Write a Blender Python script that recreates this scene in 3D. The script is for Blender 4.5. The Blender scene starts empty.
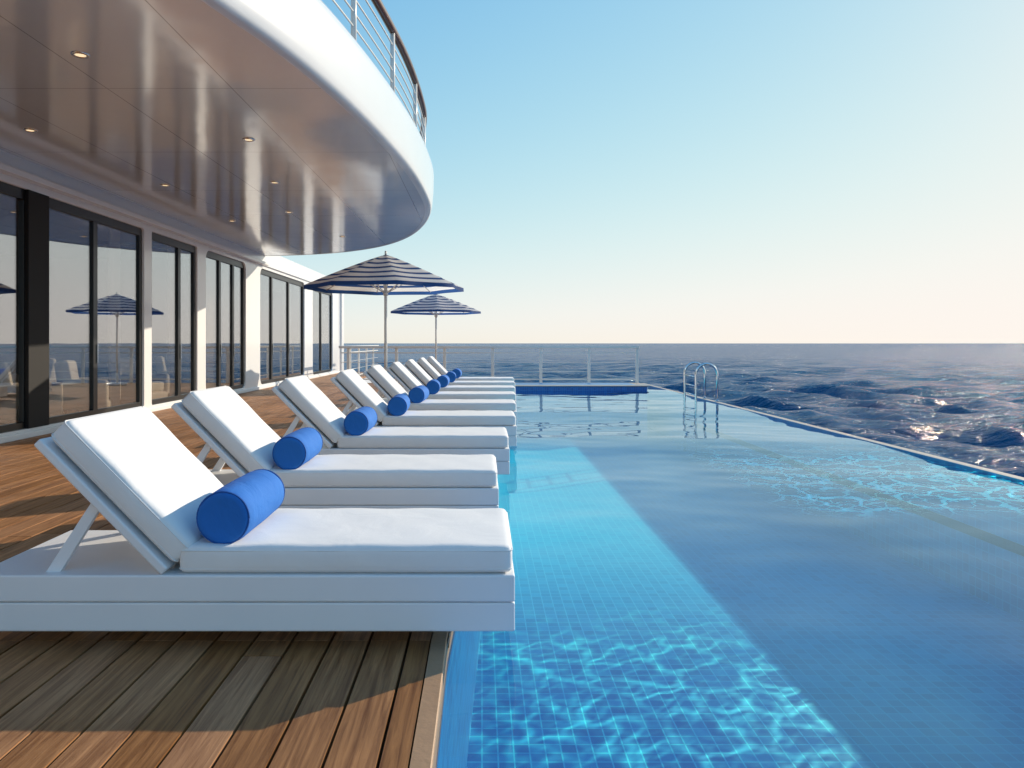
import bpy, bmesh, math, random
import numpy as np
from mathutils import Vector, Matrix
random.seed(4); np.random.seed(4)
R=math.radians
scene=bpy.context.scene
col=scene.collection
H=1.27

# ------------------------------------------------------------------ materials
def newmat(name):
    m=bpy.data.materials.new(name); m.use_nodes=True
    nt=m.node_tree
    return m,nt,nt.nodes['Principled BSDF']
def N(nt,typ,**kw):
    n=nt.nodes.new(typ)
    for k,v in kw.items():
        if k.startswith('i_'):
            n.inputs[k[2:].replace('_',' ')].default_value=v
        else: setattr(n,k,v)
    return n
def L(nt,a,b): nt.links.new(a,b)
def mrange(nt,src,a,b,c=0.0,d=1.0,smooth=False):
    mr=N(nt,'ShaderNodeMapRange')
    if smooth: mr.interpolation_type='SMOOTHSTEP'
    mr.inputs['From Min'].default_value=a; mr.inputs['From Max'].default_value=b; mr.inputs['To Min'].default_value=c; mr.inputs['To Max'].default_value=d
    L(nt,src,mr.inputs['Value']); return mr.outputs[0]
def mathn(nt,op,a,b):
    m=N(nt,'ShaderNodeMath',operation=op); L(nt,a,m.inputs[0])
    if isinstance(b,(int,float)): m.inputs[1].default_value=b
    else: L(nt,b,m.inputs[1])
    return m.outputs[0]
def simple(name,colr,rough=0.5,metal=0.0,bump=0.0,bscale=60,var=0.0,vscale=3,coat=0):
    m,nt,b=newmat(name)
    b.inputs['Base Color'].default_value=(*colr,1)
    b.inputs['Roughness'].default_value=rough
    b.inputs['Metallic'].default_value=metal
    b.inputs['Coat Weight'].default_value=coat
    tc=N(nt,'ShaderNodeTexCoord')
    if bump>0:
        no=N(nt,'ShaderNodeTexNoise',i_Scale=bscale,i_Detail=4.0)
        L(nt,tc.outputs['Object'],no.inputs['Vector'])
        bp=N(nt,'ShaderNodeBump',i_Strength=bump,i_Distance=0.01)
        L(nt,no.outputs['Fac'],bp.inputs['Height']); L(nt,bp.outputs['Normal'],b.inputs['Normal'])
    if var>0:
        no=N(nt,'ShaderNodeTexNoise',i_Scale=vscale,i_Detail=5.0)
        L(nt,tc.outputs['Object'],no.inputs['Vector'])
        mx=N(nt,'ShaderNodeMixRGB'); 
        mx.inputs[1].default_value=(*[c*(1-var) for c in colr],1)
        mx.inputs[2].default_value=(*[min(1,c*(1+var)) for c in colr],1)
        L(nt,no.outputs['Fac'],mx.inputs[0]); L(nt,mx.outputs[0],b.inputs['Base Color'])
    return m

M_white=simple('white_paint',(0.80,0.81,0.82),0.22,0,0.03,2.0,0.03,1.5,0.3)
M_lwhite=simple('lounger_frame_white',(0.80,0.81,0.83),0.35,0,0.05,8,0.03,4)
M_black=simple('black_frame',(0.008,0.009,0.010),0.35,0,0,1,0.2,5)
M_chrome=simple('steel',(0.75,0.76,0.78),0.15,1.0,0,1,0.05,9)
M_rail=simple('rail_paint',(0.82,0.79,0.74),0.3,0.0,0,1,0.05,9)
M_handrail=simple('varnished_handrail',(0.09,0.03,0.013),0.35,0,0.1,30,0.3,8,0.2)
M_coping=simple('coping_stone',(0.58,0.47,0.37),0.45,0,0.2,40,0.12,6)
M_trim=simple('edge_trim_wood',(0.38,0.23,0.125),0.5,0,0.2,40,0.15,8)
M_hull=simple('hull_white',(0.7,0.72,0.75),0.3,0,0.02,1,0.05,0.6)
M_int=simple('interior_wall',(0.16,0.125,0.10),0.8,0,0,1,0.2,1)
M_curtain=simple('curtain',(0.50,0.42,0.34),0.9,0,0.1,40,0.1,3)
M_under=simple('slab_dark',(0.03,0.025,0.02),0.8)
M_sofa=simple('armchair_fabric',(0.70,0.60,0.48),0.85,0,0.2,60,0.1,6)

def fabric(name,c,scale=420,sheen=0.2,wr=0.35):
    m,nt,b=newmat(name)
    b.inputs['Base Color'].default_value=(*c,1); b.inputs['Roughness'].default_value=0.85
    b.inputs['Sheen Weight'].default_value=sheen
    tc=N(nt,'ShaderNodeTexCoord')
    w1=N(nt,'ShaderNodeTexVoronoi',i_Scale=scale)
    L(nt,tc.outputs['Object'],w1.inputs['Vector'])
    n2=N(nt,'ShaderNodeTexNoise',i_Scale=5.0,i_Detail=6.0); n2.inputs['Distortion'].default_value=0.6
    L(nt,tc.outputs['Object'],n2.inputs['Vector'])
    b1=N(nt,'ShaderNodeBump',i_Strength=0.12,i_Distance=0.002); L(nt,w1.outputs['Distance'],b1.inputs['Height'])
    b2=N(nt,'ShaderNodeBump',i_Strength=wr,i_Distance=0.03); L(nt,n2.outputs['Fac'],b2.inputs['Height'])
    L(nt,b1.outputs['Normal'],b2.inputs['Normal']); L(nt,b2.outputs['Normal'],b.inputs['Normal'])
    mx=N(nt,'ShaderNodeMixRGB'); mx.inputs[1].default_value=(*[x*0.93 for x in c],1); mx.inputs[2].default_value=(*[min(1,x*1.04) for x in c],1)
    L(nt,n2.outputs['Fac'],mx.inputs[0]); L(nt,mx.outputs[0],b.inputs['Base Color'])
    return m
M_cush=fabric('white_cushion_fabric',(0.82,0.81,0.80),wr=0.20)
M_blue=fabric('blue_bolster_fabric',(0.012,0.15,0.52),500,0.0,0.6)
M_bpipe=fabric('blue_piping',(0.012,0.09,0.34),500,0.0,0.1)

def teak():
    m,nt,b=newmat('teak_planks')
    geo=N(nt,'ShaderNodeNewGeometry'); tc=N(nt,'ShaderNodeTexCoord')
    mp=N(nt,'ShaderNodeMapping'); mp.inputs['Scale'].default_value=(26,1.1,26)
    L(nt,tc.outputs['Object'],mp.inputs['Vector'])
    add=N(nt,'ShaderNodeVectorMath',operation='ADD')
    cmb=N(nt,'ShaderNodeCombineXYZ'); mul=N(nt,'ShaderNodeMath',operation='MULTIPLY'); mul.inputs[1].default_value=57
    L(nt,geo.outputs['Random Per Island'],mul.inputs[0]); L(nt,mul.outputs[0],cmb.inputs['Y'])
    L(nt,mp.outputs[0],add.inputs[0]); L(nt,cmb.outputs[0],add.inputs[1])
    n=N(nt,'ShaderNodeTexNoise',i_Scale=1.6,i_Detail=8.0,i_Roughness=0.68); n.inputs['Distortion'].default_value=0.8
    L(nt,add.outputs[0],n.inputs['Vector'])
    cr=N(nt,'ShaderNodeValToRGB')
    cr.color_ramp.elements[0].position=0.32; cr.color_ramp.elements[0].color=(0.185,0.074,0.028,1)
    cr.color_ramp.elements[1].position=0.68; cr.color_ramp.elements[1].color=(0.54,0.275,0.125,1)
    L(nt,n.outputs['Fac'],cr.inputs[0])
    hs=N(nt,'ShaderNodeHueSaturation')
    L(nt,mrange(nt,geo.outputs['Random Per Island'],0,1,0.74,1.12),hs.inputs['Value'])
    L(nt,mrange(nt,geo.outputs['Random Per Island'],0,1,1.1,0.95),hs.inputs['Saturation'])
    L(nt,cr.outputs[0],hs.inputs['Color'])
    st=N(nt,'ShaderNodeTexNoise',i_Scale=0.9,i_Detail=5.0); L(nt,tc.outputs['Object'],st.inputs['Vector'])
    vm=N(nt,'ShaderNodeVectorMath',operation='SCALE'); L(nt,hs.outputs[0],vm.inputs[0]); L(nt,mrange(nt,st.outputs['Fac'],0.35,0.65,0.80,1.08),vm.inputs['Scale'])
    L(nt,vm.outputs[0],b.inputs['Base Color'])
    L(nt,mrange(nt,n.outputs['Fac'],0,1,0.38,0.66),b.inputs['Roughness'])
    b.inputs['Specular IOR Level'].default_value=0.28
    bp=N(nt,'ShaderNodeBump',i_Strength=0.4,i_Distance=0.003); L(nt,n.outputs['Fac'],bp.inputs['Height']); L(nt,bp.outputs['Normal'],b.inputs['Normal'])
    return m
M_teak=teak()

def tiles(name,c1,c2,mort,s=0.1,plane='XY',far=None,shade=None):
    m,nt,b=newmat(name)
    tc=N(nt,'ShaderNodeTexCoord')
    sep=N(nt,'ShaderNodeSeparateXYZ'); L(nt,tc.outputs['Object'],sep.inputs[0])
    cmb=N(nt,'ShaderNodeCombineXYZ')
    L(nt,sep.outputs[plane[0]],cmb.inputs['X']); L(nt,sep.outputs[plane[1]],cmb.inputs['Y'])
    def brick(a,b_,mo):
        br=N(nt,'ShaderNodeTexBrick',offset=0.0,squash=1.0)
        br.inputs['Scale'].default_value=1.0; br.inputs['Brick Width'].default_value=s; br.inputs['Row Height'].default_value=s
        br.inputs['Mortar Size'].default_value=s*0.05; br.inputs['Bias'].default_value=0.0
        br.inputs['Color1'].default_value=(*a,1); br.inputs['Color2'].default_value=(*b_,1); br.inputs['Mortar'].default_value=(*mo,1)
        L(nt,cmb.outputs[0],br.inputs['Vector']); return br
    br=brick(c1,c2,mort); outc=br.outputs['Color']
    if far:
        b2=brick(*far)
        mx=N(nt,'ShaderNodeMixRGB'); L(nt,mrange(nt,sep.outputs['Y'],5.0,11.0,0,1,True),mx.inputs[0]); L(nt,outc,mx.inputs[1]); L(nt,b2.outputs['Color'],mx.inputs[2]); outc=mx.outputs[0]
    if shade:  # right wall's shadow put into the floor colour beyond its edge
        b3=brick(*shade)
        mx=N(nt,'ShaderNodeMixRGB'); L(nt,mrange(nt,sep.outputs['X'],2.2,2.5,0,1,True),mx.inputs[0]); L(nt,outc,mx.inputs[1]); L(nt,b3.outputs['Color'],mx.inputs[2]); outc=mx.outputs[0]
    L(nt,outc,b.inputs['Base Color'])
    b.inputs['Roughness'].default_value=0.35
    return m
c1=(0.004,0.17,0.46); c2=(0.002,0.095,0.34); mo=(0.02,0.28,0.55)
f1=(0.04,0.62,0.77); f2=(0.03,0.54,0.72); f3=(0.12,0.70,0.81)  # far tiles lighter: sky reflection and scatter put into the colour
d1=(0.004,0.20,0.47); d2=(0.003,0.145,0.38); d3=(0.015,0.26,0.52)  # shade painted into the tile colour; floor depth is the same throughout
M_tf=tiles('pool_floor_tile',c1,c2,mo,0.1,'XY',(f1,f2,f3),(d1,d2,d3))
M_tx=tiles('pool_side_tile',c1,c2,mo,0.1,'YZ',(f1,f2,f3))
M_txr=tiles('pool_shaded_side_tile',d1,d2,d3,0.1,'YZ')  # shaded wall, drawn with the shadow-toned tile colours
M_ty=tiles('pool_end_tile',c1,c2,mo,0.1,'XZ')
M_navy=tiles('navy_tile_x',(0.003,0.02,0.08),(0.005,0.03,0.11),(0.02,0.06,0.13),0.06,'YZ')
M_navyy=tiles('navy_tile_y',(0.006,0.09,0.34),(0.01,0.14,0.46),(0.05,0.24,0.5),0.06,'XZ')

def soffit():
    m,nt,b=newmat('soffit_panels')
    tc=N(nt,'ShaderNodeTexCoord')
    br=N(nt,'ShaderNodeTexBrick',offset=0.0)
    br.inputs['Scale'].default_value=1.0; br.inputs['Brick Width'].default_value=1.2; br.inputs['Row Height'].default_value=2.4
    br.inputs['Mortar Size'].default_value=0.006
    br.inputs['Color1'].default_value=(0.88,0.885,0.88,1); br.inputs['Color2'].default_value=(0.85,0.855,0.85,1); br.inputs['Mortar'].default_value=(0.45,0.45,0.44,1)
    L(nt,tc.outputs['Object'],br.inputs['Vector']); L(nt,br.outputs['Color'],b.inputs['Base Color'])
    b.inputs['Metallic'].default_value=0.3; b.inputs['Roughness'].default_value=0.13; b.inputs['Coat Weight'].default_value=0.4; b.inputs['Coat Roughness'].default_value=0.1
    n=N(nt,'ShaderNodeTexNoise',i_Scale=1.3,i_Detail=2.0); L(nt,tc.outputs['Object'],n.inputs['Vector'])
    bp=N(nt,'ShaderNodeBump',i_Strength=0.25,i_Distance=0.03); L(nt,n.outputs['Fac'],bp.inputs['Height']); L(nt,bp.outputs['Normal'],b.inputs['Normal'])
    return m
M_soffit=soffit()

def schlick(nt,f0,nrm=None):
    geo=N(nt,'ShaderNodeNewGeometry')
    d=N(nt,'ShaderNodeVectorMath',operation='DOT_PRODUCT'); L(nt,geo.outputs['Incoming'],d.inputs[0]); L(nt,nrm or geo.outputs['Normal'],d.inputs[1])
    a=N(nt,'ShaderNodeMath',operation='ABSOLUTE'); L(nt,d.outputs['Value'],a.inputs[0])
    o=N(nt,'ShaderNodeMath',operation='SUBTRACT',use_clamp=True); o.inputs[0].default_value=1; L(nt,a.outputs[0],o.inputs[1])
    p=N(nt,'ShaderNodeMath',operation='POWER'); p.inputs[1].default_value=5; L(nt,o.outputs[0],p.inputs[0])
    m=N(nt,'ShaderNodeMath',operation='MULTIPLY_ADD'); L(nt,p.outputs[0],m.inputs[0]); m.inputs[1].default_value=1-f0; m.inputs[2].default_value=f0
    return m.outputs[0]

def glasspane():
    m=bpy.data.materials.new('door_glass'); m.use_nodes=True; nt=m.node_tree; nt.nodes.clear()
    out=N(nt,'ShaderNodeOutputMaterial'); mx=N(nt,'ShaderNodeMixShader')
    tr=N(nt,'ShaderNodeBsdfTransparent'); tr.inputs[0].default_value=(0.95,0.95,0.94,1)
    gl=N(nt,'ShaderNodeBsdfGlossy'); gl.inputs['Roughness'].default_value=0.0; gl.inputs[0].default_value=(0.95,0.97,1.0,1)
    sc=schlick(nt,0.27)
    tc=N(nt,'ShaderNodeTexCoord'); n=N(nt,'ShaderNodeTexNoise',i_Scale=0.8); L(nt,tc.outputs['Object'],n.inputs['Vector'])
    bp=N(nt,'ShaderNodeBump',i_Strength=0.05,i_Distance=0.02); L(nt,n.outputs['Fac'],bp.inputs['Height']); L(nt,bp.outputs['Normal'],gl.inputs['Normal'])
    L(nt,sc,mx.inputs[0]); L(nt,tr.outputs[0],mx.inputs[1]); L(nt,gl.outputs[0],mx.inputs[2]); L(nt,mx.outputs[0],out.inputs[0])
    return m
M_glass=glasspane()

def poolwater():
    m=bpy.data.materials.new('pool_water'); m.use_nodes=True; nt=m.node_tree; nt.nodes.clear()
    out=N(nt,'ShaderNodeOutputMaterial'); mx=N(nt,'ShaderNodeMixShader')
    tr=N(nt,'ShaderNodeBsdfTransparent'); gl=N(nt,'ShaderNodeBsdfGlossy'); gl.inputs['Roughness'].default_value=0.02
    gl.inputs[0].default_value=(0.62,0.86,1.0,1)
    geo=N(nt,'ShaderNodeNewGeometry')
    # caustic light net painted into the transmission colour; the ripples don't focus it
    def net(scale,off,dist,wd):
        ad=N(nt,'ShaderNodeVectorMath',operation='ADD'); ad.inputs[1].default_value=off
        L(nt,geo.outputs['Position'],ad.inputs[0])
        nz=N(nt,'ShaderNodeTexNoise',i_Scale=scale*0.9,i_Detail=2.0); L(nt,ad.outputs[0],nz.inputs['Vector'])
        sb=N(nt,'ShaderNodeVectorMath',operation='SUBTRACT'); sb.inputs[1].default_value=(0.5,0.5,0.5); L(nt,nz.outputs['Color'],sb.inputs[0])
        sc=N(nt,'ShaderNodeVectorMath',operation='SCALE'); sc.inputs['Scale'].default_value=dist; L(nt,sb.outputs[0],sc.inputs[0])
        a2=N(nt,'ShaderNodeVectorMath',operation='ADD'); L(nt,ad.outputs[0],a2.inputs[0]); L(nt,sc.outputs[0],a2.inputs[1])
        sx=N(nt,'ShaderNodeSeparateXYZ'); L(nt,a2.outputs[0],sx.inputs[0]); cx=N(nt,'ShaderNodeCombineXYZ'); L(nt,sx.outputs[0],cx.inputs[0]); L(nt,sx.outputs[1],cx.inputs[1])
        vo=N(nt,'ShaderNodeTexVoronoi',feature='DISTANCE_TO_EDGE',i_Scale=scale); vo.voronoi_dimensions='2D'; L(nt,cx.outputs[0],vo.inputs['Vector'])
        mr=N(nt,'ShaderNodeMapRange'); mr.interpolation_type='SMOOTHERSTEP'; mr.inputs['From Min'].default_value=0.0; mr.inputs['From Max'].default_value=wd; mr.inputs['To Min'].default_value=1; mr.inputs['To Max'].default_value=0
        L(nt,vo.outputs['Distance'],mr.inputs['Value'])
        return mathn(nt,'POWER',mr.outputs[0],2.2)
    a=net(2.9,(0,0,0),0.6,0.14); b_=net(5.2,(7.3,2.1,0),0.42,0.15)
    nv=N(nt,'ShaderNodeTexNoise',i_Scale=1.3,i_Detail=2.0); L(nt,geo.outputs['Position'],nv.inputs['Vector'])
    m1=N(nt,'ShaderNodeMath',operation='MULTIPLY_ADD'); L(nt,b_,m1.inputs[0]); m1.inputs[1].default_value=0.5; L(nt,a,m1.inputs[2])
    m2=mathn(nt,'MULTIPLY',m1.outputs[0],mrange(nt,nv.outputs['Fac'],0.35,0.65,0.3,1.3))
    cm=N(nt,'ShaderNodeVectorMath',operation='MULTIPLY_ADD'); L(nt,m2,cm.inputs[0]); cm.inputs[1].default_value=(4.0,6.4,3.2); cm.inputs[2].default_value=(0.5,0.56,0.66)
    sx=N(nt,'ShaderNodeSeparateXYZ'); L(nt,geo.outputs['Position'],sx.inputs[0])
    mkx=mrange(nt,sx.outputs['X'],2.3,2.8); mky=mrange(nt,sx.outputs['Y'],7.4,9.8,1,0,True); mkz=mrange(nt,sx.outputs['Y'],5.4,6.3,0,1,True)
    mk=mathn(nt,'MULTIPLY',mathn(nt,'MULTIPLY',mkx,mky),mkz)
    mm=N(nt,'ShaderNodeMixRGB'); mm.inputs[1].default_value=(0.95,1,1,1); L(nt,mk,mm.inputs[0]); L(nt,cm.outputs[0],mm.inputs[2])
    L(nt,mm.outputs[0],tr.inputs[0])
    L(nt,schlick(nt,0.02),mx.inputs[0]); L(nt,tr.outputs[0],mx.inputs[1]); L(nt,gl.outputs[0],mx.inputs[2])
    L(nt,mx.outputs[0],out.inputs[0]); return m
M_pw=poolwater()

def sea():
    m,nt,b=newmat('sea_water')
    b.inputs['Base Color'].default_value=(0.002,0.085,0.20,1); b.inputs['Roughness'].default_value=0.12; b.inputs['IOR'].default_value=1.27
    b.inputs['Specular Tint'].default_value=(0.42,0.80,1.0,1); b.inputs['Specular IOR Level'].default_value=0.45
    geo=N(nt,'ShaderNodeNewGeometry')
    n1=N(nt,'ShaderNodeTexNoise',i_Scale=0.8,i_Detail=6.0,i_Roughness=0.62)
    mp=N(nt,'ShaderNodeMapping'); mp.inputs['Scale'].default_value=(0.7,1.3,1); mp.inputs['Rotation'].default_value=(0,0,0.5)
    L(nt,geo.outputs['Position'],mp.inputs[0]); L(nt,mp.outputs[0],n1.inputs['Vector'])
    n2=N(nt,'ShaderNodeTexNoise',i_Scale=0.16,i_Detail=4.0,i_Roughness=0.6); L(nt,mp.outputs[0],n2.inputs['Vector'])
    n3=N(nt,'ShaderNodeTexNoise',i_Scale=0.03,i_Detail=3.0,i_Roughness=0.6); L(nt,mp.outputs[0],n3.inputs['Vector'])
    b0=N(nt,'ShaderNodeBump',i_Strength=1.0,i_Distance=9.0); L(nt,n3.outputs['Fac'],b0.inputs['Height'])
    b1=N(nt,'ShaderNodeBump',i_Strength=1.0,i_Distance=0.9); L(nt,n1.outputs['Fac'],b1.inputs['Height']); L(nt,b0.outputs['Normal'],b1.inputs['Normal'])
    b2=N(nt,'ShaderNodeBump',i_Strength=1.0,i_Distance=3.4); L(nt,n2.outputs['Fac'],b2.inputs['Height'])
    L(nt,b1.outputs['Normal'],b2.inputs['Normal']); L(nt,b2.outputs['Normal'],b.inputs['Normal'])
    # broad absorbing body: a rough sea reflects far less at grazing angles than a flat mirror
    df=N(nt,'ShaderNodeBsdfDiffuse'); df.inputs[0].default_value=(0.002,0.105,0.24,1); L(nt,b1.outputs['Normal'],df.inputs['Normal'])
    ms=N(nt,'ShaderNodeMixShader'); ms.inputs[0].default_value=0.38
    L(nt,b.outputs[0],ms.inputs[1]); L(nt,df.outputs[0],ms.inputs[2]); L(nt,ms.outputs[0],nt.nodes['Material Output'].inputs[0])
    return m
M_sea=sea()

def stripes():
    m,nt,b=newmat('striped_canvas')
    tc=N(nt,'ShaderNodeUVMap')
    sep=N(nt,'ShaderNodeSeparateXYZ'); L(nt,tc.outputs[0],sep.inputs[0])
    fr=N(nt,'ShaderNodeMath',operation='FRACT'); L(nt,mathn(nt,'MULTIPLY',sep.outputs['Y'],6.0),fr.inputs[0])
    gt=mathn(nt,'GREATER_THAN',fr.outputs[0],0.36)
    mx=N(nt,'ShaderNodeMixRGB'); mx.inputs[1].default_value=(0.03,0.09,0.28,1); mx.inputs[2].default_value=(0.92,0.92,0.92,1)
    L(nt,gt,mx.inputs[0]); L(nt,mx.outputs[0],b.inputs['Base Color']); b.inputs['Roughness'].default_value=0.8
    tl=N(nt,'ShaderNodeBsdfTranslucent'); L(nt,mx.outputs[0],tl.inputs[0])
    ms=N(nt,'ShaderNodeMixShader'); ms.inputs[0].default_value=0.6
    L(nt,b.outputs[0],ms.inputs[1]); L(nt,tl.outputs[0],ms.inputs[2]); L(nt,ms.outputs[0],nt.nodes['Material Output'].inputs[0])
    return m
M_str=stripes()
M_lamp,nt,b=newmat('downlight_lens'); b.inputs['Base Color'].default_value=(0.8,0.7,0.5,1); b.inputs['Emission Color'].default_value=(1,0.75,0.45,1); b.inputs['Emission Strength'].default_value=1.0

# ------------------------------------------------------------------ mesh helpers
def link(me,name,mat=None,parent=None,smooth=False):
    o=bpy.data.objects.new(name,me); col.objects.link(o)
    if mat: me.materials.append(mat)
    if smooth:
        for p in me.polygons: p.use_smooth=True
    if parent: o.parent=parent
    return o
def empty(name,loc=(0,0,0)):
    e=bpy.data.objects.new(name,None); col.objects.link(e); e.location=loc; e.empty_display_size=0.2; return e
def pydata(name,v,f,mat=None,parent=None,smooth=False):
    me=bpy.data.meshes.new(name); me.from_pydata([tuple(p) for p in v],[],f); me.update()
    return link(me,name,mat,parent,smooth)
def boxes(name,lst,mat,parent=None,bevel=0.0,seg=2):
    bm=bmesh.new()
    for (x0,x1,y0,y1,z0,z1) in lst:
        r=bmesh.ops.create_cube(bm,size=1)
        bmesh.ops.transform(bm,matrix=Matrix.Translation(((x0+x1)/2,(y0+y1)/2,(z0+z1)/2))@Matrix.Diagonal((x1-x0,y1-y0,z1-z0,1)),verts=r['verts'])
    if bevel>0: bmesh.ops.bevel(bm,geom=bm.edges[:],offset=bevel,segments=seg,profile=0.5,affect='EDGES')
    me=bpy.data.meshes.new(name); bm.to_mesh(me); bm.free()
    o=link(me,name,mat,parent)
    return o
def tubes(name,paths,r,mat,parent=None,n=8,closed=False):
    V=[];F=[]
    for pts in paths:
        pts=[Vector(p) for p in pts]; base=len(V)
        up=None
        for i,p in enumerate(pts):
            a=pts[max(0,i-1)]; c=pts[min(len(pts)-1,i+1)]
            t=(c-a).normalized()
            if up is None:
                up=Vector((0,0,1)) if abs(t.z)<0.9 else Vector((0,1,0))
            s=t.cross(up).normalized(); u2=s.cross(t).normalized(); up=u2
            for k in range(n):
                an=2*math.pi*k/n
                V.append(p+s*math.cos(an)*r+u2*math.sin(an)*r)
        for i in range(len(pts)-1):
            for k in range(n):
                F.append((base+i*n+k,base+i*n+(k+1)%n,base+(i+1)*n+(k+1)%n,base+(i+1)*n+k))
        F.append(tuple(base+k for k in range(n))[::-1]); F.append(tuple(base+(len(pts)-1)*n+k for k in range(n)))
    return pydata(name,V,F,mat,parent,True)
def rrect(x0,x1,y0,y1,r,n=6):
    pts=[]
    for cx,cy,a0 in ((x1-r,y1-r,0),(x0+r,y1-r,90),(x0+r,y0+r,180),(x1-r,y0+r,270)):
        if r<1e-4: pts.append((cx,cy)); continue
        for k in range(n+1):
            a=R(a0+90*k/n); pts.append((cx+r*math.cos(a),cy+r*math.sin(a)))
    return pts
def plate(name,loops,half,mat,X,parent=None,bevel=0.006):
    cu=bpy.data.curves.new(name,'CURVE'); cu.dimensions='2D'; cu.fill_mode='BOTH'; cu.extrude=half; cu.bevel_depth=bevel; cu.bevel_resolution=1; cu.offset=-bevel
    for lp in loops:
        s=cu.splines.new('POLY'); s.points.add(len(lp)-1)
        for i,(a,b_) in enumerate(lp): s.points[i].co=(a,b_,0,1)
        s.use_cyclic_u=True
    tmp=bpy.data.objects.new('tmp',cu); col.objects.link(tmp)
    dg=bpy.context.evaluated_depsgraph_get(); me=bpy.data.meshes.new_from_object(tmp.evaluated_get(dg)); me.name=name
    bpy.data.objects.remove(tmp); 
    me.transform(Matrix(((0,0,1,X),(1,0,0,0),(0,1,0,0),(0,0,0,1))))
    me.materials.clear()
    return link(me,name,mat,parent)
def cushion(name,lx,ly,lz,mat,r=0.035,puff=0.012,parent=None,seed=0,dent=None,nx=40,ny=20):
    nz=8
    bm=bmesh.new(); V={}
    def vert(i,j,k):
        key=(i,j,k)
        if key not in V:
            def mp(i,n,l):
                t=i/n*2-1
                t=math.copysign(1-(1-abs(t))**1.35,t) if abs(t)>0 else 0
                return t*l/2
            p=Vector((mp(i,nx,lx),mp(j,ny,ly),mp(k,nz,lz)))
            inner=Vector((max(-lx/2+r,min(lx/2-r,p.x)),max(-ly/2+r,min(ly/2-r,p.y)),max(-lz/2+r,min(lz/2-r,p.z))))
            d=p-inner
            if d.length>1e-6: p=inner+d.normalized()*r
            u=p.x/(lx/2); v=p.y/(ly/2); w=p.z/(lz/2)
            pf=puff*(1-u**4)*(1-v**4)
            p.z+=pf*w
            pu=0.006*(1-v**4)*(1-w*w); p.x+=pu*u
            p.y+=0.006*(1-u**4)*(1-w*w)*v
            p.z+=0.002*math.sin(p.x*17+seed)*math.sin(p.y*13+seed*2)*(1 if w>0 else 0)
            if dent is not None and w>0: p.z-=0.010*math.exp(-((p.x-dent)/0.11)**2)*(1-v**6)
            V[key]=bm.verts.new(p)
        return V[key]
    for i in range(nx):
        for j in range(ny):
            bm.faces.new((vert(i,j,nz),vert(i+1,j,nz),vert(i+1,j+1,nz),vert(i,j+1,nz)))
            bm.faces.new((vert(i,j,0),vert(i,j+1,0),vert(i+1,j+1,0),vert(i+1,j,0)))
    for i in range(nx):
        for k in range(nz):
            bm.faces.new((vert(i,0,k),vert(i+1,0,k),vert(i+1,0,k+1),vert(i,0,k+1)))
            bm.faces.new((vert(i,ny,k),vert(i,ny,k+1),vert(i+1,ny,k+1),vert(i+1,ny,k)))
    for j in range(ny):
        for k in range(nz):
            bm.faces.new((vert(0,j,k),vert(0,j,k+1),vert(0,j+1,k+1),vert(0,j+1,k)))
            bm.faces.new((vert(nx,j,k),vert(nx,j+1,k),vert(nx,j+1,k+1),vert(nx,j,k+1)))
    me=bpy.data.meshes.new(name); bm.to_mesh(me); bm.free()
    return link(me,name,mat,parent,True)

# ------------------------------------------------------------------ camera
cam=bpy.data.cameras.new('Camera'); co=bpy.data.objects.new('Camera',cam); col.objects.link(co)
co.location=(0,0,H); co.rotation_euler=(R(90),0,0)
cam.sensor_width=36; cam.lens=750/1024*36; cam.shift_x=30/1024; cam.shift_y=-41/1024
cam.clip_start=0.05; cam.clip_end=40000
scene.camera=co

# ------------------------------------------------------------------ light
S=Vector((0.88,0.68,0.43)).normalized()
el=math.asin(S.z); az=math.atan2(S.x,S.y)
sl=bpy.data.lights.new('sun','SUN'); sl.energy=5.0; sl.angle=R(0.5); sl.color=(1.0,0.86,0.67)
so=bpy.data.objects.new('sun',sl); col.objects.link(so); so.rotation_euler=S.to_track_quat('Z','Y').to_euler(); so.location=(20,10,20)
w=bpy.data.worlds.new('World'); scene.world=w; w.use_nodes=True; wn=w.node_tree
sk=wn.nodes.new('ShaderNodeTexSky'); sk.sky_type='NISHITA'; sk.sun_disc=False; sk.sun_elevation=el; sk.sun_rotation=az
sk.air_density=1.0; sk.dust_density=0.2; sk.ozone_density=2.0; sk.altitude=0
# film-like shoulder on the sky: 1-exp(-k x)
sp=wn.nodes.new('ShaderNodeSeparateColor'); wn.links.new(sk.outputs[0],sp.inputs[0])
cc=wn.nodes.new('ShaderNodeCombineColor')
for i,gain in enumerate((1.0,0.94,0.89)):
    a=wn.nodes.new('ShaderNodeMath'); a.operation='MULTIPLY'; a.inputs[1].default_value=-0.12*(2.6,3.5,4.9)[i]; wn.links.new(sp.outputs[i],a.inputs[0])
    e=wn.nodes.new('ShaderNodeMath'); e.operation='EXPONENT'; wn.links.new(a.outputs[0],e.inputs[0])
    s_=wn.nodes.new('ShaderNodeMath'); s_.operation='SUBTRACT'; s_.inputs[0].default_value=1; wn.links.new(e.outputs[0],s_.inputs[1])
    g=wn.nodes.new('ShaderNodeMath'); g.operation='MULTIPLY'; g.inputs[1].default_value=gain/0.12; wn.links.new(s_.outputs[0],g.inputs[0])
    wn.links.new(g.outputs[0],cc.inputs[i])
hs=wn.nodes.new('ShaderNodeHueSaturation'); hs.inputs['Saturation'].default_value=1.25; wn.links.new(cc.outputs[0],hs.inputs['Color'])
bg=wn.nodes['Background']; bg.inputs[1].default_value=0.12
wn.links.new(hs.outputs[0],bg.inputs[0])
scene.view_settings.view_transform='Standard'; scene.view_settings.look='None'; scene.view_settings.exposure=0

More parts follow.
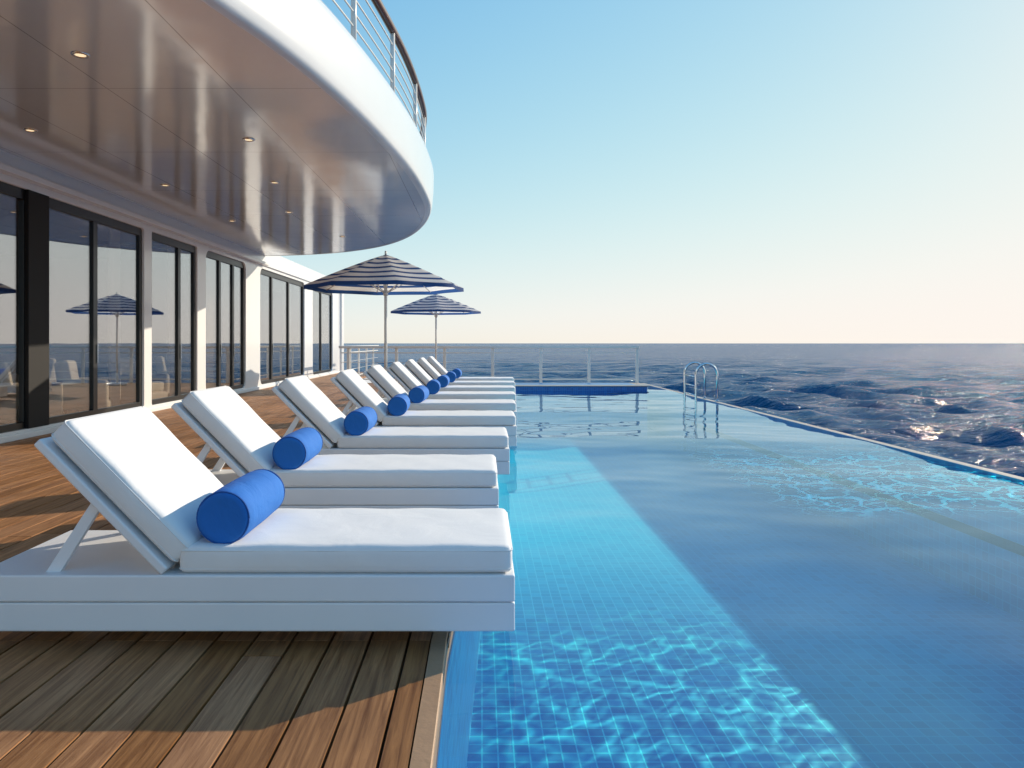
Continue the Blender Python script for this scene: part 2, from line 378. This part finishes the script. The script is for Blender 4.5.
# ------------------------------------------------------------------ pool edge shape
def edgeX(y):
    pts=[(-6,-0.155),(3.2,-0.15),(17,0.42),(30,0.42)]
    for (a,xa),(b_,xb) in zip(pts,pts[1:]):
        if y<=b_: return xa+(xb-xa)*(y-a)/(b_-a)
    return pts[-1][1]
XR=5.0; Y0=-4.0; Y1=22.8; WL=-0.02; D=1.3

# deck planks
pw=0.165; gap=0.008
V=[];F=[]
def slab(x0,x1,x0b,x1b,ya,yb,z0,z1):
    b=len(V)
    V.extend([(x0,ya,z0),(x1,ya,z0),(x1b,yb,z0),(x0b,yb,z0),(x0+.002,ya+.002,z1),(x1-.002,ya+.002,z1),(x1b-.002,yb-.002,z1),(x0b+.002,yb-.002,z1)])
    F.extend([(b+4,b+5,b+6,b+7),(b,b+1,b+5,b+4),(b+1,b+2,b+6,b+5),(b+2,b+3,b+7,b+6),(b+3,b,b+4,b+7)])
x=-6.25
while x<0.5:
    y=-4.0-random.random()*2
    while y<23.9:
        ln=random.choice([3.6,4.2,3.0,4.8]); yb=min(23.9,y+ln)
        cuts=[y]+[c for c in (3.2,17.0) if y<c<yb]+[yb]
        for ya,yc in zip(cuts,cuts[1:]):
            ea,eb=edgeX(ya)-0.07,edgeX(yc)-0.07
            xa=min(x+pw-gap,ea); xb=min(x+pw-gap,eb)
            if xa<=x+0.004 and xb<=x+0.004: continue
            xa=max(xa,x+0.004); xb=max(xb,x+0.004)
            slab(x,xa,x,xb,ya,yc-(0.004 if yc==yb else 0),-0.03,0.0)
        y=yb
    x+=pw
deck=empty('wooden_deck')
pydata('planks',V,F,M_teak,deck)
ys=[-6,3.2,17,24.0]
V2=[(-12,y,-0.034) for y in ys]+[(edgeX(y)-0.01,y,-0.034) for y in ys]
pydata('subdeck',V2,[(i,i+4,i+5,i+1) for i in range(3)],M_under,deck)
V2=[];F2=[]
for i,y in enumerate(ys):
    e=edgeX(y); V2+= [(e-0.066,y,-0.03),(e-0.066,y,0.003),(e-0.004,y,0.003),(e,y,-0.002),(e,y,-0.14)]
for i in range(3):
    for k in range(4): a=i*5+k; F2.append((a,a+1,a+6,a+5))
pydata('edge_board',V2,F2,M_trim,deck)
boxes('deck_kerb',[(-2.98,-2.88,-4,3.9,0.0,0.055)],M_white,deck,0.01)
boxes('deck_end_extension',[(-6.25,-4.45,23.92,32.6,-0.05,0.0)],M_teak,deck)

# pool basin
pool=empty('swimming_pool')
fx=[(edgeX(y),y) for y in (Y0,3.2,17,Y1)]
v=[(e,y,-D) for e,y in fx]+[(XR,y,-D) for e,y in fx]
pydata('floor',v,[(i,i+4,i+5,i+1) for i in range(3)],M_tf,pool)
v=[(e,y,-D) for e,y in fx]+[(e,y,-0.1) for e,y in fx]
pydata('left_wall',v,[(i,i+1,i+5,i+4) for i in range(3)],M_tx,pool)
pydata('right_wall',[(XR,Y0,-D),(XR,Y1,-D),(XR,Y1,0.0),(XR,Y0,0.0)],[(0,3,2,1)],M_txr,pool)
pydata('end_wall',[(-0.5,Y1,-D),(XR,Y1,-D),(XR,Y1,0),(-0.5,Y1,0)],[(0,1,2,3)],M_ty,pool)
pydata('near_wall',[(-0.5,Y0,-D),(XR,Y0,-D),(XR,Y0,0),(-0.5,Y0,0)],[(0,3,2,1)],M_ty,pool)
boxes('tile_band',[(XR-0.0035,XR-0.001,Y0,17.9,-0.70,-0.60)],M_navy,pool)
SY=20.2
boxes('raised_spa_wall',[(edgeX(18)+0.02,4.45,SY,SY+0.25,-D,0.10)],M_navyy,pool)
boxes('spa_coping',[(edgeX(18)-0.02,4.5,SY-0.04,SY+0.3,0.101,0.125)],M_coping,pool,0.008)
boxes('spa_deck',[(edgeX(18)+0.02,4.45,SY+0.31,Y1,-0.3,0.06)],M_navyy,pool)
boxes('coping',[(XR+0.003,XR+0.13,Y0,Y1+0.9,-0.10,0.0)],M_coping,pool,0.012)
boxes('end_coping',[(edgeX(20),XR,Y1+0.003,24.0,-0.1,0.0)],M_coping,pool,0.012)
# water
nx,ny=150,640
ysv=np.linspace(Y0,Y1,ny); U=np.linspace(0,1,nx)
ex=np.array([edgeX(y) for y in ysv])-0.0
X=ex[:,None]+(XR-ex[:,None])*U[None,:]; Yv=np.repeat(ysv[:,None],nx,1)
Z=np.zeros_like(X)
rng=np.random.RandomState(11)
for i in range(40):
    lam=rng.uniform(0.35,1.3); k=2*math.pi/lam; th=math.pi/2+rng.normal(0,0.7); ph=rng.uniform(0,6.28)
    Z+=0.0026/k*np.sin(k*(X*math.cos(th)+Yv*math.sin(th))+ph)
for i in range(10):
    lam=rng.uniform(1.8,5); k=2*math.pi/lam; th=rng.normal(0,0.35)+math.pi/2; ph=rng.uniform(0,6.28)
    Z+=0.0095/k*np.sin(k*(X*math.cos(th)+Yv*math.sin(th))+ph)
Z+=WL
verts=np.stack([X,Yv,Z],-1).reshape(-1,3)
idx=np.arange(nx*ny).reshape(ny,nx)
faces=np.stack([idx[:-1,:-1],idx[:-1,1:],idx[1:,1:],idx[1:,:-1]],-1).reshape(-1,4)
def npmesh(name,verts,faces,mat,parent=None):
    me=bpy.data.meshes.new(name)
    me.vertices.add(len(verts)); me.vertices.foreach_set('co',verts.astype(np.float32).ravel())
    me.loops.add(faces.size); me.loops.foreach_set('vertex_index',faces.astype(np.int32).ravel())
    me.polygons.add(len(faces)); me.polygons.foreach_set('loop_start',np.arange(0,faces.size,4,dtype=np.int32))
    me.polygons.foreach_set('use_smooth',np.ones(len(faces),dtype=bool))
    me.update(); me.validate()
    return link(me,name,mat,parent)
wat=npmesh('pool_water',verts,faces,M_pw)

# ladder
lad=empty('pool_ladder')
paths=[]
LY=(16.2,17.1)
for yy in LY:
    p=[(4.62,yy,-1.2),(4.62,yy,0.0),(4.62,yy,0.52)]
    for k in range(13):
        a=math.pi-math.pi*k/12
        p.append((4.85+0.23*math.cos(a),yy,0.58+0.24*math.sin(a)))
    p+=[(5.08,yy,0.5),(5.08,yy,0.0)]
    paths.append(p)
tubes('rails',paths,0.026,M_chrome,lad,10)
boxes('steps',[(4.58,4.68,LY[0],LY[1],z,z+0.03) for z in (-0.3,-0.6,-0.9)],M_chrome,lad,0.008)
tubes('crossbars',[[(4.62,LY[0],z),(4.62,LY[1],z)] for z in (0.14,0.34,0.54)],0.016,M_chrome,lad)
boxes('flanges',[(5.04,5.12,yy-0.04,yy+0.04,0.0,0.02) for yy in LY],M_chrome,lad,0.006)

# hull
hull=empty('ship_hull')
boxes('hull_side',[(XR+0.02,XR+0.12,-14,24.1,-6.6,-0.101),(-12,XR+0.12,24.1,24.3,-6.6,-0.06),(-12,-4.4,24.3,33,-6.6,-0.06)],M_hull,hull)
boxes('pool_outer_shell',[(-0.6,XR+0.02,Y0-0.3,Y0-0.01,-3,0.0)],M_hull,hull)

# end railing
rail=empty('deck_railing')
yr=23.85; xr=4.95; xl=-4.5
top=1.13
posts=[xr-0.02-1.53*i for i in range(7)]
boxes('posts',[(p-0.045,p+0.045,yr-0.03,yr+0.03,0,top-0.03) for p in posts]+[(xl-0.03,xl+0.03,yy-0.03,yy+0.03,0,top-0.03) for yy in (25.6,27.4,29.2,31)],M_rail,rail,0.006)
boxes('top_rail',[(xl-0.05,xr+0.04,yr-0.06,yr+0.06,top-0.03,top+0.05),(xl-0.05,xl+0.05,yr+0.06,32.4,top-0.03,top+0.05)],M_rail,rail,0.015)
boxes('lower_rails',[(xl,xr,yr-0.014,yr+0.014,z,z+0.035) for z in (0.10,0.94)]+[(xl-0.012,xl+0.012,yr,32.4,z,z+0.03) for z in (0.10,0.94)],M_rail,rail)
tubes('wires',[[(xl,yr,z),(xr,yr,z)] for z in (0.37,0.65)]+[[(xl,yr,z),(xl,32.4,z)] for z in (0.37,0.65)],0.006,M_rail,rail,6)

# ------------------------------------------------------------------ ship superstructure
ship=empty('ship_superstructure')
XF=-6.1
ops=[(0.2,3.3,[1.7]),(3.7,6.7,[5.2]),(7.1,10.12,[8.6]),(10.52,13.52,[11.9]),(13.84,16.05,[15.2]),(16.55,19.35,[17.55,18.5]),(20.6,25.75,[21.9,23.8]),(27.0,30.6,[28.6])]
outer=[(-4,0.0),(32.4,0.0),(32.4,3.9),(-4,3.9)]
zb,zt=0.12,3.33
holes=[rrect(a,b_,zb,zt,0.05 if a<15 else 0.22) for a,b_,_ in ops]
plate('facade',[outer]+holes,0.06,M_white,XF-0.06,ship,0.01)
for a,b_,ms in ops:
    xs=[a]+ms+[b_]
    panes=[]
    for i in range(len(xs)-1):
        l=xs[i]+(0.09 if i==0 else 0.065); r_=xs[i+1]-(0.09 if i==len(xs)-2 else 0.065)
        panes.append(rrect(l,r_,zb+0.09,zt-0.14,0.02))
    plate('door_frame',[rrect(a-0.01,b_+0.01,zb-0.01,zt+0.01,0.04 if a<15 else 0.2)]+panes,0.03,M_black,XF-0.065,ship,0.004)
    boxes('door_glass',[(XF-0.075,XF-0.065,a+0.03,b_-0.03,zb+0.03,zt-0.05)],M_glass,ship)
    boxes('door_handle',[(XF-0.03,XF-0.005,m+0.02,m+0.04,0.95,1.25) for m in ms],M_chrome,ship,0.004)
boxes('column_cladding',[(XF-0.10,XF+0.02,10.06,10.54,zb,zt)],simple('matt_black_panel',(0.006,0.006,0.007),0.75),ship,0.003)
boxes('header_ledge',[(XF+0.012,XF+0.16,-4,20.9,3.42,3.50),(XF+0.012,XF+0.06,20.9,32.4,3.42,3.50)],M_white,ship,0.012)
boxes('sill',[(XF+0.012,XF+0.05,-4,32.4,0.0,0.08)],M_lwhite,ship,0.012)
boxes('interior_floor',[(-12,XF-0.26,-4,32.3,-0.02,0.02)],simple('interior_floor',(0.14,0.09,0.06),0.4,0,0,1,0.2,2),ship)
boxes('interior_walls',[(-12.1,-12,-4,32.4,0,3.9),(-12,XF-0.25,32.2,32.4,0,3.9),(-12,XF-0.25,-4.1,-3.9,0,3.9),(-12,XF-0.25,19.8,19.95,0,3.9)],M_int,ship)
boxes('interior_ceiling',[(-12,XF-0.25,-4,32.4,3.5,3.69)],M_int,ship)
V=[];F=[]
for (ya,yb) in ((7.3,7.7),(13.2,13.5),(17.7,18.35),(19.0,19.3),(20.7,21.3),(24.9,25.6),(27.2,27.9),(15.7,16.0)):
    n=50; b0=len(V)
    for i in range(n+1):
        y=ya+(yb-ya)*i/n; xx=XF-0.45+0.05*math.sin(i*1.1)
        V+=[(xx,y,0.03),(xx,y,3.45)]
    for i in range(n): F.append((b0+2*i,b0+2*i+2,b0+2*i+3,b0+2*i+1))
pydata('curtains',V,F,M_curtain,ship,True)
boxes('end_block',[(-12,XF-0.25,32.42,32.6,0,3.9),(XF-0.25,XF+0.1,32.15,32.6,0.0,3.9)],M_white,ship,0.02)
def armchair(x,y,rot):
    g=empty('lounge_armchair',(x,y,0.02)); g.rotation_euler=(0,0,rot)
    def cu(nm,lx,ly,lz,loc,tilt=0):
        c=cushion(nm,lx,ly,lz,M_sofa,0.05,0.015,g,1,nx=12,ny=12); c.location=loc; c.rotation_euler=(0,tilt,0)
    cu('seat',0.72,0.66,0.2,(0,0,0.36)); cu('seat_base',0.8,0.8,0.16,(0,0,0.18))
    cu('backrest',0.16,0.72,0.62,(-0.36,0,0.62),-0.15)
    cu('arm_1',0.8,0.13,0.42,(0,0.39,0.40)); cu('arm_2',0.8,0.13,0.42,(0,-0.39,0.40))
    boxes('legs',[(a-0.03,a+0.03,b_-0.03,b_+0.03,0,0.11) for a in (-0.3,0.3) for b_ in (-0.3,0.3)],M_black,g)
for (x_,y_,r_) in ((-6.95,11.6,0.5),(-6.95,13.3,0.2),(-6.95,15.2,-0.2),(-6.95,17.2,0.3),(-6.95,9.8,0.3),(-9.5,12.8,3.0),(-9.4,15.4,2.9)):
    armchair(x_,y_,r_)

ctrl=[(-6.6,-5.5),(-5.2,-3.5),(-4.0,-1.0),(-3.0,1.5),(-2.35,3.6),(-1.90,5.34),(-1.65,6.2),(-1.40,7.4),(-1.17,9.0),(-0.98,10.9),(-0.92,12.8),(-0.96,14.0),(-1.18,15.5),(-1.66,17.3),(-2.44,18.9),(-3.54,20.1),(-4.77,20.8),(-6.1,21.1),(-7.2,21.1)]
def catmull(P,n=10):
    out=[]
    for i in range(len(P)-1):
        p0=Vector(P[max(0,i-1)]);p1=Vector(P[i]);p2=Vector(P[i+1]);p3=Vector(P[min(len(P)-1,i+2)])
        for k in range(n):
            t=k/n
            out.append(0.5*((2*p1)+(-p0+p2)*t+(2*p0-5*p1+4*p2-p3)*t*t+(-p0+3*p1-3*p2+p3)*t**3))
    out.append(Vector(P[-1])); return out
OL=catmull(ctrl)
for _ in range(12):
    OL=[OL[0]]+[(OL[i-1]+2*OL[i]+OL[i+1])/4 for i in range(1,len(OL)-1)]+[OL[-1]]
def normals(P):
    out=[]
    for i in range(len(P)):
        t=(P[min(len(P)-1,i+1)]-P[max(0,i-1)]).normalized(); out.append(Vector((t.y,-t.x)))
    return out
NL=normals(OL)
ZS=H+2.44
prof=[(-0.10,0.0),(-0.03,0.0),(0.0,0.012),(0.018,0.04),(0.035,0.12),(0.055,0.35),(0.06,0.58),(0.055,0.66),(0.03,0.70),(-0.05,0.71),(-0.35,0.71),(-0.37,0.60)]
V=[];F=[]
m_=len(prof)
for p,n in zip(OL,NL):
    for o_,h_ in prof: V.append((p.x+n.x*o_,p.y+n.y*o_,ZS+h_))
for i in range(len(OL)-1):
    for k in range(m_-1):
        a=i*m_+k; F.append((a,a+m_,a+m_+1,a+1))
pydata('fascia',V,F,M_white,ship,True)
def strip(name,off,z,mat,flip=False,xi=-7.4):
    V=[];F=[]
    for p,n in zip(OL,NL):
        V.append((p.x+n.x*off,p.y+n.y*off,z)); V.append((min(xi,p.x-0.05),p.y+n.y*off,z))
    for i in range(len(OL)-1):
        a=2*i; f=(a,a+1,a+3,a+2); F.append(f if not flip else f[::-1])
    return pydata(name,V,F,mat,ship)
strip('soffit',-0.09,ZS+0.004,M_soffit)
strip('upper_deck_floor',-0.36,ZS+0.60,M_teak,xi=-12)
dl=[(-3.4,6.35),(-5.18,8.6),(-3.15,11.4),(-2.8,9.0),(-4.9,11.6),(-3.6,14.0),(-5.0,15.0),(-3.2,17.2)]
V=[];F=[];V3=[];F3=[]
for (x_,y_) in dl:
    b0=len(V)
    for k in range(20):
        a=2*math.pi*k/20
        for r_,z_ in ((0.075,ZS+0.002),(0.07,ZS-0.008),(0.05,ZS-0.008),(0.045,ZS+0.0)):
            V.append((x_+r_*math.cos(a),y_+r_*math.sin(a),z_))
        V3.append((x_+0.045*math.cos(a),y_+0.045*math.sin(a),ZS-0.002))
    for k in range(20):
        for j in range(3):
            F.append((b0+k*4+j,b0+((k+1)%20)*4+j,b0+((k+1)%20)*4+j+1,b0+k*4+j+1))
    q=len(V3)-20; F3.append(tuple(range(q,q+20)))
pydata('downlight_rings',V,F,M_chrome,ship,True)
pydata('downlight_lenses',V3,F3,M_lamp,ship)
ur=empty('upper_deck_railing')
inn=[Vector((p.x-n.x*0.12,p.y-n.y*0.12)) for p,n in zip(OL,NL)]
zt0=ZS+0.71
tubes('handrail',[[(p.x,p.y,zt0+1.0) for p in inn]],0.055,M_handrail,ur,10)
tubes('wires',[[(p.x,p.y,zt0+h) for p in inn] for h in (0.14,0.30,0.46,0.62,0.80)],0.011,M_rail,ur,6)
acc=0;pp=[];last=inn[0]
for p in inn[1:]:
    acc+=(p-last).length; last=p
    if acc>1.75: acc=0; pp.append(p)
tb=[]
for p in pp:
    tb.append([(p.x,p.y,zt0-0.01),(p.x,p.y,zt0+0.98)])
tubes('posts',tb,0.032,M_rail,ur,10)

# ------------------------------------------------------------------ umbrellas
def umbrella(x,y,s,apex,rim,poleh=None,rot=0.2):
    u=empty('patio_umbrella',(x,y,0)); 
    r=1.5*s; n=8; rings=36
    V=[];F=[];UV=[]
    sub=6; tot=n*sub
    V.append((0,0,apex))
    for j in range(1,rings+1):
        t=j/rings
        for k in range(tot):
            a=rot+2*math.pi*k/tot
            fr=(k%sub)/sub; seg=abs(fr*2-1)
            rr=r*t*(math.cos(math.pi/n)/math.cos((fr-0.5)*2*math.pi/n))
            rr*=1-0.035*(1-seg)**1*t
            z=apex-(apex-rim)*(t**1.12) - 0.02*(1-seg**2)*math.sin(math.pi*min(1,t))
            V.append((rr*math.cos(a),rr*math.sin(a),z))
    for k in range(tot): F.append((0,1+k,1+(k+1)%tot))
    for j in range(rings-1):
        for k in range(tot):
            F.append((1+j*tot+k,1+(j+1)*tot+k,1+(j+1)*tot+(k+1)%tot,1+j*tot+(k+1)%tot))
    b0=len(V); last=1+(rings-1)*tot
    for k in range(tot):
        px,py,pz=V[last+k]; V.append((px*1.004,py*1.004,pz-0.07*s))
    for k in range(tot): F.append((last+k,b0+k,b0+(k+1)%tot,last+(k+1)%tot))
    me=bpy.data.meshes.new('canopy'); me.from_pydata(V,[],F); me.update()
    uv=me.uv_layers.new(name='UVMap')
    for lp in me.loops:
        vi=lp.vertex_index
        if vi==0: t=0
        elif vi>=b0: t=1.03
        else: t=((vi-1)//tot+1)/rings
        uv.data[lp.index].uv=(0,t)
    c=link(me,'canopy',M_str,u,True)
    tubes('pole',[[(0,0,0.05),(0,0,apex-0.02)]],0.024*s+0.004,M_rail,u,12)
    ribs=[]
    for k in range(n):
        a=rot+2*math.pi*k/n; 
        ribs.append([(r*t*math.cos(a)*0.985,r*t*math.sin(a)*0.985,apex-(apex-rim)*(t**1.12)-0.015) for t in (0.03,0.25,0.5,0.75,1.0)])
        ribs.append([(0.03*math.cos(a),0.03*math.sin(a),rim-0.12),(r*0.5*math.cos(a),r*0.5*math.sin(a),apex-(apex-rim)*(0.5**1.12)-0.02)])
    tubes('ribs',ribs,0.009,M_rail,u,6)
    tubes('finial',[[(0,0,apex-0.02),(0,0,apex+0.07)]],0.02,M_rail,u,10)
    tubes('collar',[[(0,0,rim-0.17),(0,0,rim-0.07)]],0.045,M_rail,u,12)
    tubes('base',[[(0,0,0.002),(0,0,0.07)]],0.28,M_lwhite,u,32); tubes('base_sleeve',[[(0,0,0.07),(0,0,0.35)]],0.035,M_rail,u,12)
umbrella(-1.81,14.1,1.0,2.93,2.33,rot=0.25)
umbrella(-1.38,22.5,0.9,2.74,2.22,rot=0.1)

# ------------------------------------------------------------------ loungers
def lounger(xr_,y0,ext,seed):
    W=0.75; Lg=2.25+ext
    g=empty('sun_lounger',(xr_,y0,0))
    boxes('lower_frame',[(-Lg,0.0,0.0,W,0.076,0.196)],M_lwhite,g,0.008,3)
    boxes('upper_frame',[(-Lg,0.0,-0.003,W+0.003,0.199,0.31)],M_lwhite,g,0.008,3)
    boxes('feet',[(a,a+0.12,b_,b_+0.1,0.0,0.08) for a in (-0.75,-Lg+0.35) for b_ in (0.2,W-0.25)],M_lwhite,g,0.005)
    sl_=1.395+ext
    c=cushion('seat_cushion',sl_-0.01,W-0.02,0.115,M_cush,0.026,0.005,g,seed,dent=-(sl_/2)+0.17); c.location=(-sl_/2-0.006,W/2,0.31+0.06)
    hx=-sl_-0.02; ang=R(45.5)
    bl=0.745
    d=Vector((-math.cos(ang),0,math.sin(ang))); nn=Vector((math.sin(ang),0,math.cos(ang)))
    c2=cushion('back_cushion',bl,W-0.02,0.115,M_cush,0.028,0.008,g,seed+3)
    ctr=Vector((hx,W/2,0.35))+d*(bl/2)+nn*0.052
    c2.rotation_euler=(0,ang,0); c2.location=ctr
    fr=boxes('back_frame',[(-bl/2-0.03,bl/2-0.02,-W/2,W/2,-0.02,0.02)],M_lwhite,g,0.008,3)
    fr.rotation_euler=(0,ang,0); fr.location=Vector((hx,W/2,0.33))+d*(bl/2)-nn*0.03
    p1=Vector((hx,0,0.33))+d*(bl*0.58)-nn*0.05
    for yy in (0.06,W-0.06):
        V=[];x1=p1.x;z1=p1.z;x2=p1.x-0.20;z2=0.305
        for (xx,zz) in ((x1-0.02,z1),(x1+0.03,z1),(x2+0.045,z2),(x2-0.015,z2)):
            for s_ in (-0.014,0.014): V.append((xx,yy+s_,zz))
        F=[(0,2,3,1),(2,4,5,3),(4,6,7,5),(6,0,1,7),(0,6,4,2),(1,3,5,7)]
        o=pydata('support_leg',V,F,M_lwhite,g)
    def loop_path(lx,ly,r,z):
        return [(x_,y_,z) for x_,y_ in rrect(-lx/2,lx/2,-ly/2,ly/2,r)]
    for zc in (0.038,-0.038):
        q=loop_path(sl_-0.008,W-0.018,0.026,zc); q.append(q[0])
        s=tubes('piping',[q],0.003,M_cush,g,5); s.location=c.location
        q=loop_path(bl+0.002,W-0.018,0.026,zc); q.append(q[0])
        s=tubes('piping',[q],0.003,M_cush,g,5); s.location=c2.location; s.rotation_euler=c2.rotation_euler
    r_=0.116; Lb=0.58
    b=empty('bolster_pillow',(xr_-sl_+0.165,y0+0.06+Lb/2,0.31+0.118+r_-0.014))
    V=[];F=[];n=40
    prof=[(0.0,0.004),(0.4,0.004),(0.7,0.003),(0.85,0.001),(0.93,0.010),(0.975,0.028),(1.0,0.06)]
    pr=[(rr*r_,-Lb/2+o_) for rr,o_ in prof]
    mid=[]
    for i in range(1,16):
        t=i/16; yy=-Lb/2+0.06+(Lb-0.12)*t
        mid.append((r_*(1.0+0.015*math.sin(math.pi*t)),yy))
    pr=pr+mid+[(a,-b_) for a,b_ in pr[::-1]]
    for rr,yy in pr:
        for k in range(n):
            a=2*math.pi*k/n
            wob=1+0.012*math.sin(3*a+seed+yy*6)+0.006*math.sin(7*a+yy*17+seed)
            zz=rr*wob*math.sin(a)
            if zz<-r_*0.93: zz=-r_*0.93
            V.append((rr*wob*math.cos(a),yy,zz))
    for i in range(len(pr)-1):
        for k in range(n): F.append((i*n+k,i*n+(k+1)%n,(i+1)*n+(k+1)%n,(i+1)*n+k))
    pydata('cover',V,F,M_blue,b,True)
    ps=[]
    for s_ in (-1,1):
        ps.append([(r_*0.945*math.cos(2*math.pi*k/40),s_*(Lb/2-0.012),r_*0.945*math.sin(2*math.pi*k/40)) for k in range(41)])
    tubes('piping',ps,0.0045,M_bpipe,b,6)
    b.rotation_euler=(0,0,random.uniform(-0.06,0.04))
ends=[0.136,0.11,0.25,0.40,0.49,0.57,0.64,0.72,0.78]
for i,e in enumerate(ends):
    lounger(e,3.1+1.85*i,0.0 if i==0 else 0.16+0.02*random.random(),i*1.7)

# ------------------------------------------------------------------ sea
SL=-6.0
nr,na=620,1000
rr=14*(16000/14)**(np.linspace(0,1,nr))
aa=np.linspace(0,2*math.pi,na,endpoint=False)
RR,AA=np.meshgrid(rr,aa,indexing='ij')
Xs=RR*np.sin(AA); Ys=RR*np.cos(AA); Zs=np.zeros_like(Xs); DX=np.zeros_like(Xs); DY=np.zeros_like(Xs)
step=np.maximum(RR*2*math.pi/na,RR*(math.log(16000/14)/nr))
rng=np.random.RandomState(5)
wind=R(215)
for i in range(70):
    lam=1.4*(14/1.4)**(rng.rand()**1.0); k=2*math.pi/lam
    th=wind+rng.normal(0,0.6); ph=rng.uniform(0,6.28)
    a=0.0125*lam**0.85
    a=a*np.clip((lam/step-2.5)/3,0,1)
    arg=k*(Xs*math.cos(th)+Ys*math.sin(th))+ph
    Zs+=a*np.sin(arg); DX-=a*0.9*math.cos(th)*-np.cos(arg); DY-=a*0.9*math.sin(th)*-np.cos(arg)
verts=np.stack([Xs+DX,Ys+DY,Zs+SL],-1).reshape(-1,3)
idx=np.arange(nr*na).reshape(nr,na); nxt=np.roll(idx,-1,axis=1)
faces=np.stack([idx[:-1],idx[1:],nxt[1:],nxt[:-1]],-1).reshape(-1,4)
npmesh('sea',verts,faces,M_sea)
print('done',math.degrees(el),math.degrees(az))
